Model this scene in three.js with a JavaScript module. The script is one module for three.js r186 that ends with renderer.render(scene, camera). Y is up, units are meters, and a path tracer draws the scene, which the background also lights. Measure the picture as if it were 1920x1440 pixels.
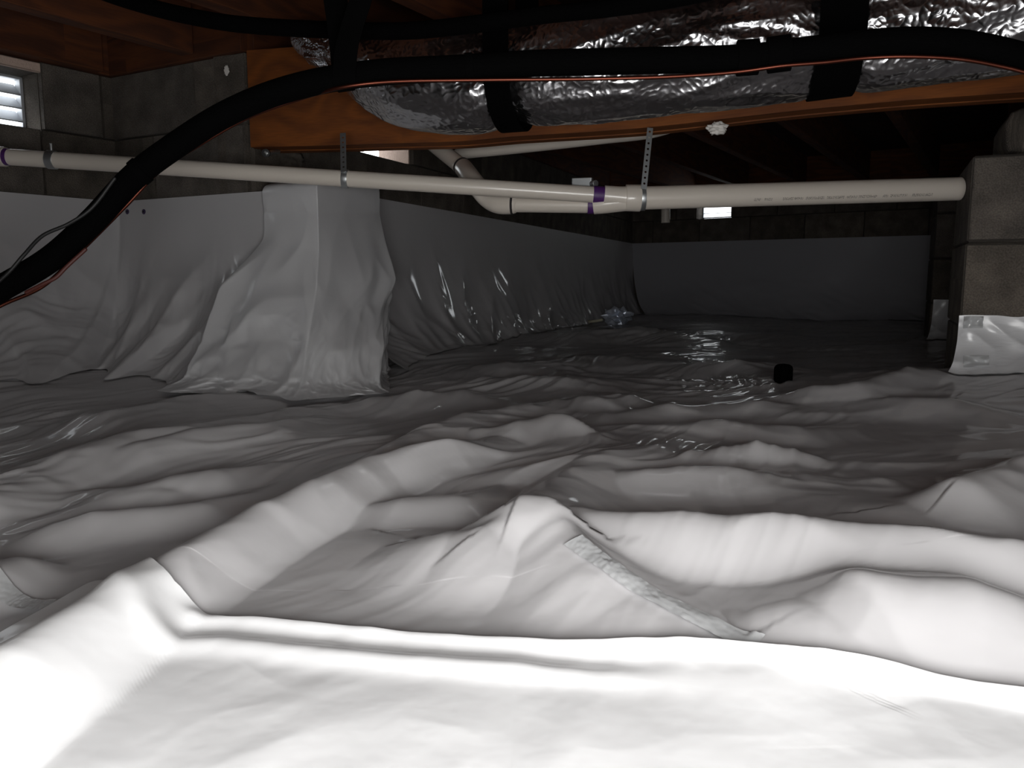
import * as THREE from 'three';
import { RoundedBoxGeometry } from 'three/addons/geometries/RoundedBoxGeometry.js';
import { mergeGeometries } from 'three/addons/utils/BufferGeometryUtils.js';
import { RectAreaLightUniformsLib } from 'three/addons/lights/RectAreaLightUniformsLib.js';
import { createNoise2D, createNoise3D } from 'simplex-noise';

// ------------------------------------------------------------------ camera, sky, light, exposure
const S = 0.69;                       // metres per working unit (all numbers below are working units)
const F = 1490, PITCH = 7.72 * Math.PI / 180, EYE = 0.45;
const scene = new THREE.Scene();
const camera = new THREE.PerspectiveCamera(2 * Math.atan(720 / F) * 180 / Math.PI, 4 / 3, 0.02, 60);
camera.position.set(0, EYE * S, 0);
camera.rotation.set(-PITCH, 0, 0);
scene.background = new THREE.Color(0.93, 0.97, 1.0);
scene.backgroundIntensity = 3.5;
const renderer = new THREE.WebGLRenderer({ antialias: true });
renderer.toneMapping = THREE.LinearToneMapping;
renderer.toneMappingExposure = 1.0;
renderer.shadowMap.enabled = true;
RectAreaLightUniformsLib.init();
// daylight coming in through the open crawl door behind the photographer
const DOOR = { x0: -0.35, x1: 0.57, y0: 0.06, y1: 0.56, d: -0.12 };
const daylight = new THREE.RectAreaLight(new THREE.Color(1.0, 0.985, 0.96), 17, (DOOR.x1 - DOOR.x0) * S, (DOOR.y1 - DOOR.y0) * S);
daylight.position.set((DOOR.x0 + DOOR.x1) / 2 * S, (DOOR.y0 + DOOR.y1) / 2 * S, -DOOR.d * S);
daylight.lookAt((DOOR.x0 + DOOR.x1) / 2 * S, (DOOR.y0 + DOOR.y1) / 2 * S, -10);
daylight.name = 'door_daylight';
scene.add(daylight);

// ------------------------------------------------------------------ helpers
function rng(a) { return () => { a = (a + 0x6D2B79F5) | 0; let t = Math.imul(a ^ (a >>> 15), 1 | a); t = (t + Math.imul(t ^ (t >>> 7), 61 | t)) ^ t; return ((t ^ (t >>> 14)) >>> 0) / 4294967296; }; }
const rand = rng(7), n2 = createNoise2D(rng(11)), n2b = createNoise2D(rng(23)), n3 = createNoise3D(rng(31));
const clamp = (x, a, b) => Math.min(b, Math.max(a, x)), lerp = (a, b, t) => a + (b - a) * t;
const sstep = (a, b, x) => { const t = clamp((x - a) / (b - a), 0, 1); return t * t * (3 - 2 * t); };
const V = (x, y, d) => new THREE.Vector3(x, y, -d);
// a pixel of the photograph and a depth -> a point; a pixel and a height -> a point
function ray(px, py) {
  const dx = (px - 960) / F, dy = (720 - py) / F, c = Math.cos(PITCH), s = Math.sin(PITCH), D = c + dy * s;
  return [dx / D, (dy * c - s) / D];
}
function at(px, py, d) { const [x, y] = ray(px, py); return V(x * d, EYE + y * d, d); }
function atY(px, py, h) { const [x, y] = ray(px, py), d = (h - EYE) / y; return V(x * d, h, d); }

const used = {};
function numbered(name) { used[name] = (used[name] ?? -1) + 1; return used[name] ? `${name}_${String(used[name]).padStart(3, '0')}` : name; }
function tag(o, label, category, group, kind) {
  if (label) o.userData.label = label;
  if (category) o.userData.category = category;
  if (group) o.userData.group = group;
  if (kind) o.userData.kind = kind;
  return o;
}
function thing(name, label, category, base, group) {
  const o = new THREE.Group(); o.name = numbered(name); o.base = base.clone();
  o.position.copy(base).multiplyScalar(S); scene.add(o);
  return tag(o, label, category, group);
}
function join(list) {
  const l = [].concat(list).map((g) => { const q = g.index ? g.toNonIndexed() : g; for (const k of Object.keys(q.attributes)) if (!['position', 'normal', 'uv'].includes(k)) q.deleteAttribute(k); return q; });
  return l.length === 1 ? l[0] : mergeGeometries(l);
}
function part(name, geo, mat, parent, label) {
  let g = Array.isArray(geo) ? join(geo) : geo;
  const b = parent.base ?? new THREE.Vector3();
  g.translate(-b.x, -b.y, -b.z); g.scale(S, S, S);
  const m = new THREE.Mesh(g, mat); m.name = name; m.base = b; m.castShadow = m.receiveShadow = true;
  if (label) m.userData.label = label;
  parent.add(m);
  return m;
}
// a thing that is one mesh: its origin goes to the middle of its underside
function single(name, geo, mat, label, category, group, kind) {
  const g = Array.isArray(geo) ? join(geo) : geo;
  g.computeBoundingBox();
  const b = g.boundingBox, base = new THREE.Vector3((b.min.x + b.max.x) / 2, b.min.y, (b.min.z + b.max.z) / 2);
  g.translate(-base.x, -base.y, -base.z); g.scale(S, S, S);
  const m = new THREE.Mesh(g, mat); m.name = numbered(name); m.position.copy(base).multiplyScalar(S); m.castShadow = m.receiveShadow = true;
  m.base = base; scene.add(m);
  return tag(m, label, category, group, kind);
}
function structure(name, geo, mat) { const m = single(name, geo, mat, null, null, null, 'structure'); return m; }

// box with chamfered edges; uv in working units, long side along u
function box(w, h, l, r = 0.006, seg = 1) {
  const g = r > 0 ? new RoundedBoxGeometry(w, h, l, seg, Math.min(r, w / 2.1, h / 2.1, l / 2.1)) : new THREE.BoxGeometry(w, h, l);
  const p = g.attributes.position, n = g.attributes.normal, uv = g.attributes.uv, size = [w, h, l], long = size.indexOf(Math.max(...size));
  const o = [rand() * 3, rand() * 3];
  for (let i = 0; i < p.count; i++) {
    const c = [p.getX(i), p.getY(i), p.getZ(i)], a = [Math.abs(n.getX(i)), Math.abs(n.getY(i)), Math.abs(n.getZ(i))], k = a.indexOf(Math.max(...a));
    let [i0, i1] = [0, 1, 2].filter((q) => q !== k);
    if (i1 === long) [i0, i1] = [i1, i0];
    uv.setXY(i, c[i0] + o[0], c[i1] + o[1] + k * 0.37);
  }
  return g;
}
// box standing on the plan line A-B ([x, d]), from y0 to y1, thick towards the left (+) or right (-) of that line
function wallBox(A, B, y0, y1, thick, r = 0.006, back = 0) {
  const dx = B[0] - A[0], dd = B[1] - A[1], L = Math.hypot(dx, dd), g = box(L, y1 - y0, Math.abs(thick), r);
  const nx = -dd / L, nd = dx / L, o = thick / 2 + back * Math.sign(thick);
  g.rotateY(Math.atan2(dd, dx));
  g.translate((A[0] + B[0]) / 2 + nx * o, (y0 + y1) / 2, -((A[1] + B[1]) / 2 + nd * o));
  return g;
}
function spin(a, b, prof, seg = 40) {   // profile [[along, radius] ...] turned about the line a-b
  const dir = b.clone().sub(a).normalize(), g = new THREE.LatheGeometry(prof.map(([t, r]) => new THREE.Vector2(r, t)), seg);
  g.applyQuaternion(new THREE.Quaternion().setFromUnitVectors(new THREE.Vector3(0, 1, 0), dir)); g.translate(a.x, a.y, a.z);
  return g;
}
const rod = (a, b, r, seg = 32) => { const L = a.distanceTo(b); return spin(a, b, [[0, 0], [0, r * 0.98], [0.002, r], [L - 0.002, r], [L, r * 0.98], [L, 0]], seg); };
const tube = (pts, r, seg = 160, rad = 14, tension = 0.5) => {
  const c = new THREE.CatmullRomCurve3(pts, false, 'centripetal', tension), g = new THREE.TubeGeometry(c, seg, r, rad, false), caps = [0, 1].map((t) => { const s = new THREE.SphereGeometry(r, rad, 6); const p = c.getPoint(t); s.translate(p.x, p.y, p.z); return s; });
  return join([g, ...caps]);
};
// grid of points -> smooth surface
function surface(nu, nv, fn, keep) {
  const pos = new Float32Array((nu + 1) * (nv + 1) * 3), uv = new Float32Array((nu + 1) * (nv + 1) * 2), ok = new Uint8Array((nu + 1) * (nv + 1)), idx = [];
  for (let j = 0, k = 0; j <= nv; j++) for (let i = 0; i <= nu; i++, k++) {
    const p = fn(i / nu, j / nv);
    pos[3 * k] = p.x; pos[3 * k + 1] = p.y; pos[3 * k + 2] = p.z; uv[2 * k] = p.u ?? p.x; uv[2 * k + 1] = p.v ?? p.z;
    ok[k] = keep ? +keep(p) : 1;
  }
  for (let j = 0; j < nv; j++) for (let i = 0; i < nu; i++) {
    const a = j * (nu + 1) + i, b = a + 1, c = a + nu + 1, d = c + 1;
    if (ok[a] && ok[b] && ok[c] && ok[d]) idx.push(a, b, d, a, d, c);
  }
  const g = new THREE.BufferGeometry();
  g.setAttribute('position', new THREE.BufferAttribute(pos, 3)); g.setAttribute('uv', new THREE.BufferAttribute(uv, 2)); g.setIndex(idx); g.computeVertexNormals();
  return g;
}
function ribbon(pts, width, thick, side, seg = 60) {   // flat strap along a path; side(t) gives the direction of its width
  const c = new THREE.CatmullRomCurve3(pts, false, 'centripetal'), out = [];
  return surface(seg, 4, (u, v) => {
    const q = Math.min(3, Math.round(v * 4) % 4), p = c.getPoint(u), t = c.getTangent(u), s = side(u).clone().normalize(), n = new THREE.Vector3().crossVectors(t, s).normalize();
    const [a, b] = [[-1, -1], [1, -1], [1, 1], [-1, 1]][q];
    p.addScaledVector(s, a * width / 2).addScaledVector(n, b * thick / 2); p.u = u * c.getLength(); p.v = a * width; return p;
  }).toNonIndexed();
}

// ------------------------------------------------------------------ materials
function data(w, h, fn, srgb, repeat) {
  const a = new Uint8Array(w * h * 4);
  for (let y = 0, k = 0; y < h; y++) for (let x = 0; x < w; x++, k += 4) { const c = fn(x / w, y / h, x, y); for (let i = 0; i < 3; i++) a[k + i] = clamp(Math.round((Array.isArray(c) ? c[i] : c) * 255), 0, 255); a[k + 3] = 255; }
  const t = new THREE.DataTexture(a, w, h); t.wrapS = t.wrapT = THREE.RepeatWrapping; t.magFilter = THREE.LinearFilter; t.minFilter = THREE.LinearMipmapLinearFilter; t.generateMipmaps = true;
  if (srgb) t.colorSpace = THREE.SRGBColorSpace;
  if (repeat) t.repeat.set(...repeat);
  t.needsUpdate = true; return t;
}
const fbm = (x, y, o = 4) => { let s = 0, a = 0.5; for (let i = 0; i < o; i++, x = x * 2.03 + 5, y = y * 2.03 + 9, a *= 0.5) s += a * n2(x, y); return s; };
// periodic noise by going round two circles is not needed: the repeats are far apart and dim
const woodTex = (c0, c1, seed) => data(512, 512, (u, v) => {
  const g = 0.5 + 0.5 * Math.sin(60 * (v + 0.05 * n2(u * 2 + seed, v * 3)) + 4 * n2(u * 1.5, v * 9 + seed)), f = 0.5 + 0.5 * n2(u * 8, v * 220 + seed), w = clamp(0.55 * g + 0.45 * f + 0.25 * n2(u * 1.2 + seed, v * 4), 0, 1);
  return c0.map((c, i) => lerp(c, c1[i], w));
}, true);
const speck = data(512, 512, (u, v) => 0.5 + 0.3 * fbm(u * 18, v * 18, 4) + 0.28 * n2b(u * 140, v * 140));
const M = {};
M.beam = new THREE.MeshStandardMaterial({ map: woodTex([0.38, 0.19, 0.035], [0.53, 0.29, 0.07], 3), roughness: 0.75 });
M.joist = new THREE.MeshStandardMaterial({ map: woodTex([0.25, 0.12, 0.05], [0.40, 0.21, 0.08], 8), roughness: 0.85 });
M.deck = new THREE.MeshStandardMaterial({ map: woodTex([0.16, 0.08, 0.05], [0.24, 0.13, 0.07], 14), roughness: 0.9 });
const concreteMap = data(512, 512, (u, v) => { const a = 0.35 + 0.09 * fbm(u * 5, v * 5, 5) + 0.05 * n2b(u * 120, v * 120); return [a * 1.04, a * 0.97, a * 0.90]; }, true);
M.block = new THREE.MeshStandardMaterial({ map: concreteMap, bumpMap: speck, bumpScale: 0.004, roughness: 0.95 });
M.block2 = M.block.clone(); M.block2.color.setRGB(0.86, 0.84, 0.8);
M.block3 = M.block.clone(); M.block3.color.setRGB(1.12, 1.1, 1.06);
M.mortar = M.block.clone(); M.mortar.color.setRGB(0.9, 0.88, 0.85);
M.dirt = new THREE.MeshStandardMaterial({ color: 0x4a3a2c, bumpMap: speck, bumpScale: 0.01, roughness: 1 });
const filmRough = data(512, 512, (u, v) => 0.62 + 0.2 * fbm(u * 6, v * 6, 3));
const filmBump = data(512, 512, (u, v) => 0.5 + 0.35 * fbm(u * 9, v * 9, 4));
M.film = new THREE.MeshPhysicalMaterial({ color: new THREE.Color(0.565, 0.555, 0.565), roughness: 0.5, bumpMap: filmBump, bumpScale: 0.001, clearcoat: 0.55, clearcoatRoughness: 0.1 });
M.film3 = M.film.clone(); M.film3.color.setRGB(0.38, 0.38, 0.41);  // darker grey copy of the film, used on the far wall sheet
M.film4 = M.film.clone(); M.film4.color.setRGB(0.87, 0.87, 0.88);  // whiter copy of the film: strong light on the near sheet put into colour
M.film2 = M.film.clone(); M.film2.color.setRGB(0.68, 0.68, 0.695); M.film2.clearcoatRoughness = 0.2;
M.foil = new THREE.MeshStandardMaterial({ color: new THREE.Color(0.54, 0.54, 0.56), metalness: 1, roughness: 0.25, bumpMap: data(512, 512, (u, v) => 0.5 + 0.4 * (0.5 - Math.abs(n2(u * 14, v * 14))) + 0.35 * (0.5 - Math.abs(n2b(u * 31, v * 31)))), bumpScale: 0.003 });
M.strap = new THREE.MeshPhysicalMaterial({ color: new THREE.Color(0.0015, 0.0015, 0.0016), specularIntensity: 0.06, roughness: 0.9 });
M.foam = new THREE.MeshPhysicalMaterial({ color: new THREE.Color(0.0015, 0.0015, 0.0016), specularIntensity: 0.06, roughness: 0.9, bumpMap: speck, bumpScale: 0.001 });
M.copper = new THREE.MeshStandardMaterial({ color: new THREE.Color(0.13, 0.04, 0.026), metalness: 1, roughness: 0.42 });
M.pvc = new THREE.MeshPhysicalMaterial({ color: new THREE.Color(0.68, 0.62, 0.55), roughness: 0.38, clearcoat: 0.4, clearcoatRoughness: 0.15 });
M.primer = new THREE.MeshStandardMaterial({ color: new THREE.Color(0.07, 0.015, 0.13), roughness: 0.5 });
M.gap = new THREE.MeshStandardMaterial({ color: new THREE.Color(0.03, 0.025, 0.025), roughness: 0.9 });
M.zinc = new THREE.MeshStandardMaterial({ color: new THREE.Color(0.5, 0.52, 0.53), metalness: 0.9, roughness: 0.4 });
M.galv = new THREE.MeshStandardMaterial({ color: new THREE.Color(0.55, 0.57, 0.6), metalness: 0.35, roughness: 0.45 });
M.tape = new THREE.MeshPhysicalMaterial({ color: new THREE.Color(0.58, 0.59, 0.6), roughness: 0.3, clearcoat: 1, clearcoatRoughness: 0.05 });
M.black = new THREE.MeshStandardMaterial({ color: 0x0c0c0d, roughness: 0.6 });
M.red = new THREE.MeshStandardMaterial({ color: new THREE.Color(0.06, 0.012, 0.008), roughness: 0.6 });
M.purple = new THREE.MeshStandardMaterial({ color: new THREE.Color(0.05, 0.03, 0.09), roughness: 0.4 });
M.paper = new THREE.MeshStandardMaterial({ color: new THREE.Color(0.8, 0.76, 0.58), roughness: 0.8 });
M.white = new THREE.MeshStandardMaterial({ color: new THREE.Color(0.75, 0.72, 0.68), roughness: 0.8 });
M.blue = new THREE.MeshPhysicalMaterial({ color: new THREE.Color(0.72, 0.78, 0.9), roughness: 0.2, metalness: 0.35, clearcoat: 1, clearcoatRoughness: 0.05 });

// ------------------------------------------------------------------ plan of the crawl space ([x, d])
const TOP = 1.374, COURSE = 0.287, SILL = TOP - COURSE;
const P0 = [-4.333, -0.12], P1 = [-1.885, 3.9], P2 = [-1.102, 3.464], P3 = [1.42, 9.6], P4 = [6.98, 5.35], P5 = [3.649, -0.12];
const ROOM = [P0, P1, P2, P3, P4, P5];
const along = (A, B, t) => [A[0] + (B[0] - A[0]) * t, A[1] + (B[1] - A[1]) * t];
const span = (A, B) => Math.hypot(B[0] - A[0], B[1] - A[1]);
const inward = (A, B) => { const L = span(A, B); return [(B[1] - A[1]) / L, -(B[0] - A[0]) / L]; };   // the room lies to the right of P0-P1-P2...
function inside(x, d, m) {
  let c = false;
  for (let i = 0, j = 5; i < 6; j = i++) { const [xi, yi] = ROOM[i], [xj, yj] = ROOM[j]; if (yi > d !== yj > d && x < (xj - xi) * (d - yi) / (yj - yi) + xi) c = !c; }
  if (!c) return false;
  for (let i = 0; i < 6; i++) { const A = ROOM[i], B = ROOM[(i + 1) % 6], L = span(A, B), t = clamp(((x - A[0]) * (B[0] - A[0]) + (d - A[1]) * (B[1] - A[1])) / L / L, 0, 1); if (Math.hypot(x - A[0] - t * (B[0] - A[0]), d - A[1] - t * (B[1] - A[1])) < m) return false; }
  return true;
}
// t on the wall A-B where the pixel column meets it
function wallT(A, B, px) { const [k] = ray(px, 400), dx = B[0] - A[0], dd = B[1] - A[1]; return (k * A[1] - A[0]) / (dx - k * dd); }

// ------------------------------------------------------------------ walls
const T = 0.17;
function wall(name, A, B, openings, blocks) {
  const L = span(A, B), cuts = [...openings].sort((a, b) => a[0] - b[0]), g = [];
  const y1 = openings.length ? openings[0][2] : TOP, y2 = openings.length ? openings[0][3] : TOP;
  g.push(wallBox(A, B, -0.36, y1, T, 0.002, 0.012));
  if (openings.length) {
    let t = 0;
    for (const o of [...cuts, [1, 1]]) { if (o[0] - t > 1e-3) g.push(wallBox(along(A, B, t), along(A, B, o[0]), y1, y2, T, 0.002, 0.012)); t = o[1]; }
    if (y2 < TOP) g.push(wallBox(A, B, y2, TOP, T, 0.002, 0.012));
  }
  g.push(wallBox(A, B, TOP, TOP + 0.37, 0.12, 0.002, 0.03));
  const i = ROOM.indexOf(A), Z = ROOM[(i + 5) % 6];
  if (A !== P2) { const n1 = inward(Z, A), nn = inward(A, B), m = Math.hypot(n1[0] + nn[0], n1[1] + nn[1]), c = new THREE.BoxGeometry(0.34, TOP + 0.7, 0.34); c.rotateY(Math.atan2(B[1] - A[1], B[0] - A[0])); c.translate(A[0] - (n1[0] + nn[0]) / m * 0.262, (TOP + 0.02) / 2, -(A[1] - (n1[1] + nn[1]) / m * 0.262)); g.push(c); }
  const w = structure(name, g, M.mortar);
  if (blocks) for (let row = 0; row < 2; row++) {
    const ya = SILL - COURSE + row * COURSE, mats = [M.block, M.block2, M.block3];
    let edges = [0, 1];
    const step = 0.58 / L, shift = row ? 0 : step / 2;
    for (let t = shift; t < 1; t += step) if (t > 0.02 && t < 0.99) edges.push(t);
    if (row) for (const o of openings) { edges = edges.filter((e) => e < o[0] - 0.1 * step || e > o[1] + 0.1 * step); edges.push(o[0], o[1]); }
    edges.sort((a, b) => a - b);
    for (let k = 0; k + 1 < edges.length; k++) {
      const [e0, e1] = [edges[k], edges[k + 1]];
      if (row && openings.some((o) => e0 >= o[0] - 1e-4 && e1 <= o[1] + 1e-4)) continue;
      if ((e1 - e0) * L < 0.03) continue;
      const gap = 0.003 / L;
      part('concrete_block', wallBox(along(A, B, e0 + gap), along(A, B, e1 - gap), ya + 0.003, ya + COURSE - 0.003, 0.03 + 0.003 * rand(), 0.003, -0.016), mats[Math.floor(rand() * 3)], w);
    }
  }
  return w;
}
const tL = [wallT(P0, P1, -170), wallT(P0, P1, 92)], tC = [wallT(P2, P3, 682), wallT(P2, P3, 772)], tF = [wallT(P3, P4, 1308), wallT(P3, P4, 1371)];
wall('wall_left', P0, P1, [[...tL, SILL, TOP - 0.045]], true);
wall('wall_back', P1, P2, [], true);
wall('wall_side', P2, P3, [[...tC, SILL, TOP - 0.045]], true);
wall('wall_far', P3, P4, [[...tF, SILL, TOP - 0.045]], true);
wall('wall_right', P4, P5, [], false);
{ // wall behind the camera with the open crawl door
  const L = span(P5, P0), a = (P5[0] - DOOR.x1 - 0.03) / L, b = (P5[0] - DOOR.x0 + 0.03) / L;
  wall('wall_rear', P5, P0, [[a, b, DOOR.y0 - 0.02, DOOR.y1 + 0.02]], false);
}
structure('floor', (() => { const s = new THREE.Shape(ROOM.map(([x, d]) => new THREE.Vector2(x, -d))), g = new THREE.ExtrudeGeometry(s, { depth: 0.3, bevelEnabled: false }); g.rotateX(Math.PI / 2); g.scale(1, 1, 1); g.translate(0, -0.06, 0); return g; })(), M.dirt);

// ------------------------------------------------------------------ ceiling: deck, joists, rim boards
const deckY = TOP + 0.285;
const ceiling = structure('ceiling', (() => { const s = new THREE.Shape(ROOM.map(([x, d]) => new THREE.Vector2(x, -d))), g = new THREE.ExtrudeGeometry(s, { depth: 0.08, bevelEnabled: false }); g.rotateX(Math.PI / 2); g.translate(0, deckY + 0.08, 0); return g; })(), M.deck);
const JU = [0.52, 0.854], JN = [0.854, -0.52];
for (let k = -5; k <= 12; k++) {
  const off = -2.99 + 0.6 * (k), lo = [];
  // clip the joist's line to the room
  for (let i = 0; i < 6; i++) {
    const A = ROOM[i], B = ROOM[(i + 1) % 6], a = A[0] * JN[0] + A[1] * JN[1] - off, b = B[0] * JN[0] + B[1] * JN[1] - off;
    if (a * b < 0) { const p = along(A, B, a / (a - b)); lo.push(p[0] * JU[0] + p[1] * JU[1]); }
  }
  if (lo.length < 2) continue;
  lo.sort((x, y) => x - y);
  for (let q = 0; q + 1 < lo.length; q += 2) {
    const P = (s) => [JN[0] * off + JU[0] * s, JN[1] * off + JU[1] * s];
    if (lo[q + 1] - lo[q] < 0.4) continue;
    part('joist', wallBox(P(lo[q] + 0.09), P(lo[q + 1] - 0.09), TOP, deckY, 0.075, 0.006, -0.037), M.joist, ceiling);
  }
}
for (let i = 0; i < 6; i++) { const A = ROOM[i], B = ROOM[(i + 1) % 6]; part('rim_board', wallBox(A, B, TOP, deckY, 0.06, 0.004, -0.035), M.joist, ceiling); }

// ------------------------------------------------------------------ foundation vents
function vent(A, B, [t0, t1], label, slats, tilt) {
  const a = along(A, B, t0), b = along(A, B, t1), L = span(a, b), mid = along(a, b, 0.5), y0 = SILL + 0.012, y1 = TOP - 0.05, t = thing('foundation_vent', label, 'vent', V(mid[0], y0, mid[1]));
  const e = 0.009 / L, dep = 0.045, back = 0.128, b0 = 0.011;
  part('frame', [wallBox(a, b, y0, y0 + b0, dep, 0.003, back), wallBox(a, b, y1 - b0, y1, dep, 0.003, back), wallBox(along(a, b, 0), along(a, b, e * 1.6), y0, y1, dep, 0.003, back), wallBox(along(a, b, 1 - e * 1.6), along(a, b, 1), y0, y1, dep, 0.003, back)], M.galv, t);
  for (let k = 0; k < slats; k++) {
    const g = box(L * (1 - 3.4 * e), 0.006, slats > 2 ? 0.075 : 0.05, 0.002); g.rotateX(tilt); const y = lerp(y0 + 0.055, y1 - 0.055, slats > 1 ? k / (slats - 1) : 0.5);
    const dx = b[0] - a[0], dd = b[1] - a[1], o = back + dep / 2; g.rotateY(Math.atan2(dd, dx)); g.translate(mid[0] - dd / L * o, y, -(mid[1] + dx / L * o));
    part('slat', g, M.galv, t);
  }
  return t;
}
const ventL = vent(P0, P1, tL, 'louvred metal foundation vent high in the left block wall, daylight between its slats', 3, 0.75);
const ventC = vent(P2, P3, tC, 'bright open foundation vent just under the wooden beam, its side coloured pale as if lit by daylight', 0, 0);
M.board = new THREE.MeshStandardMaterial({ color: new THREE.Color(0.66, 0.50, 0.42), roughness: 0.9, bumpMap: speck, bumpScale: 0.003 });
{ // pale boards lining the openings; sunlight on the side jamb is in its colour
  const a = along(P2, P3, tC[0]), b = along(P2, P3, tC[1]), L = span(a, b), q = along(a, b, 1 - 0.012 / L), n = inward(P2, P3), out = [q[0] - n[0] * 0.2, q[1] - n[1] * 0.2];
  part('sun_tinted_sleeve', wallBox(q, out, SILL + 0.004, TOP - 0.05, 0.012, 0.002), M.board, ventC, 'board side coloured pale as if in sunlight');
  const c = along(P0, P1, tL[0]), e = along(P0, P1, tL[1] + 0.012);
  part('lintel', wallBox(c, e, TOP - 0.047, TOP - 0.006, 0.02, 0.004, -0.012), M.board, ventL, 'pale board');
}
vent(P3, P4, tF, 'small blown-out white foundation vent in the dark far wall under the thick drain pipe', 2, 0.1);

// ------------------------------------------------------------------ the ground sheets
const base = (x, d) => 0.02 + 0.115 * Math.exp(-(((x - 1.75) / 0.75) ** 2 + ((d - 2.6) / 0.55) ** 2)) + 0.02 * n2(x * 0.7, d * 0.7) + 0.035 * sstep(0.75, 1.35, d) * sstep(2.6, 1.5, d) * sstep(-0.75, -0.35, x)
  + 0.05 * Math.exp(-(((x + 1.9) / 0.8) ** 2 + ((d - 2.9) / 0.7) ** 2));
const RIDGES = [], RH = 0.62;
function ridge(pts, near, far, p = 1.5) {
  const w = pts.map(([px, py, h]) => { let q = atY(px, py, h + 0.02); for (let k = 0; k < 3; k++) q = atY(px, py, h * RH + base(q.x, -q.z)); return [q.x, -q.z, h * RH]; });
  const m = Math.max(near, far), xs = w.map((q) => q[0]), ds = w.map((q) => q[1]);
  RIDGES.push({ w, near, far, p, box: [Math.min(...xs) - m, Math.max(...xs) + m, Math.min(...ds) - m, Math.max(...ds) + m] });
}
// crest pixels with the crest's height above the ground; width of the slope before and behind it
ridge([[-500, 1500, .05], [-120, 1310, .1], [0, 1235, .1], [150, 1140, .1], [225, 1088, .1], [350, 1020, .095], [480, 950, .095], [585, 905, .1], [700, 860, .1], [830, 830, .085], [930, 822, .03]], .085, .055, 0.95);
ridge([[610, 905, .01], [710, 853, .05], [800, 803, .07], [893, 773, .08], [1060, 748, .07], [1167, 740, .06], [1197, 752, .02]], .17, .09);
ridge([[840, 826, .02], [963, 790, .07], [1030, 773, .085], [1067, 780, .075], [1110, 812, .02]], .14, .08);
ridge([[600, 768, .02], [700, 750, .06], [787, 735, .075], [847, 733, .06], [940, 754, .01]], .2, .1);
ridge([[783, 1010, .02], [850, 1003, .06], [913, 990, .085], [983, 944, .12], [1023, 947, .12], [1050, 980, .1], [1120, 1045, .075], [1200, 1110, .05], [1310, 1175, .03], [1420, 1226, .02]], .16, .1, 1.3);
ridge([[983, 942, .1], [1050, 893, .06], [1110, 862, .045], [1200, 843, .02]], .16, .09);
ridge([[1040, 972, .03], [1080, 962, .06], [1200, 961, .085], [1430, 966, .095], [1600, 980, .1], [1780, 1000, .1], [1960, 1026, .1], [2300, 1080, .09], [2800, 1160, .05]], .1, .06, 0.95);
ridge([[1400, 1180, .02], [1530, 1130, .07], [1640, 1076, .1], [1810, 1090, .105], [1960, 1150, .08], [2300, 1260, .03]], .14, .13, 1.1);
ridge([[1700, 945, .02], [1800, 900, .08], [1940, 850, .1]], .16, .1);
ridge([[1440, 745, .02], [1520, 728, .06], [1600, 716, .08], [1700, 694, .06]], .18, .12);
ridge([[1480, 760, .01], [1650, 748, .03], [1780, 735, .05], [1860, 760, .03]], .2, .1);
ridge([[-30, 895, .07], [117, 853, .08], [233, 817, .085], [333, 803, .08], [433, 783, .07], [600, 763, .02]], .17, .1, 1.4);
ridge([[150, 880, .01], [193, 863, .05], [267, 837, .07], [367, 815, .07], [500, 800, .06], [620, 775, .02]], .15, .09, 1.4);
ridge([[-40, 925, .07], [60, 905, .05], [130, 890, .02]], .12, .08);
ridge([[120, 928, .01], [230, 918, .05], [317, 898, .06], [400, 884, .06], [500, 872, .02]], .11, .07);
ridge([[20, 1012, .01], [110, 980, .05], [180, 960, .065], [267, 955, .06], [367, 946, .05], [470, 925, .01]], .1, .07);
ridge([[40, 990, .01], [200, 930, .04], [300, 925, .04], [420, 905, .01]], .1, .06);
ridge([[-60, 1062, .08], [20, 1048, .06], [85, 1075, .01]], .09, .08);
ridge([[80, 795, .02], [200, 775, .06], [360, 745, .05], [520, 735, .04], [700, 738, .02]], .2, .12);
ridge([[860, 900, .01], [960, 880, .035], [1060, 865, .04], [1150, 840, .01]], .1, .06);
ridge([[640, 960, .01], [750, 935, .04], [850, 930, .045], [960, 915, .01]], .12, .08);
ridge([[1100, 905, .01], [1220, 880, .05], [1380, 880, .05], [1500, 900, .01]], .14, .1);
ridge([[1200, 800, .01], [1320, 790, .05], [1480, 800, .05], [1620, 790, .01]], .16, .12);
ridge([[1300, 850, .02], [1420, 830, .06], [1500, 850, .03]], .08, .06);
ridge([[1160, 775, .02], [1260, 760, .06], [1400, 752, .06], [1500, 765, .02]], .18, .12);
ridge([[900, 712, .02], [1050, 706, .07], [1200, 712, .02]], .3, .2);
ridge([[1250, 690, .02], [1380, 676, .08], [1520, 690, .02]], .3, .2);
ridge([[860, 690, .02], [960, 680, .08], [1100, 668, .06], [1250, 680, .02]], .35, .25);
ridge([[1000, 628, .04], [1100, 620, .12], [1200, 615, .13], [1290, 630, .05]], .5, .4);
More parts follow.
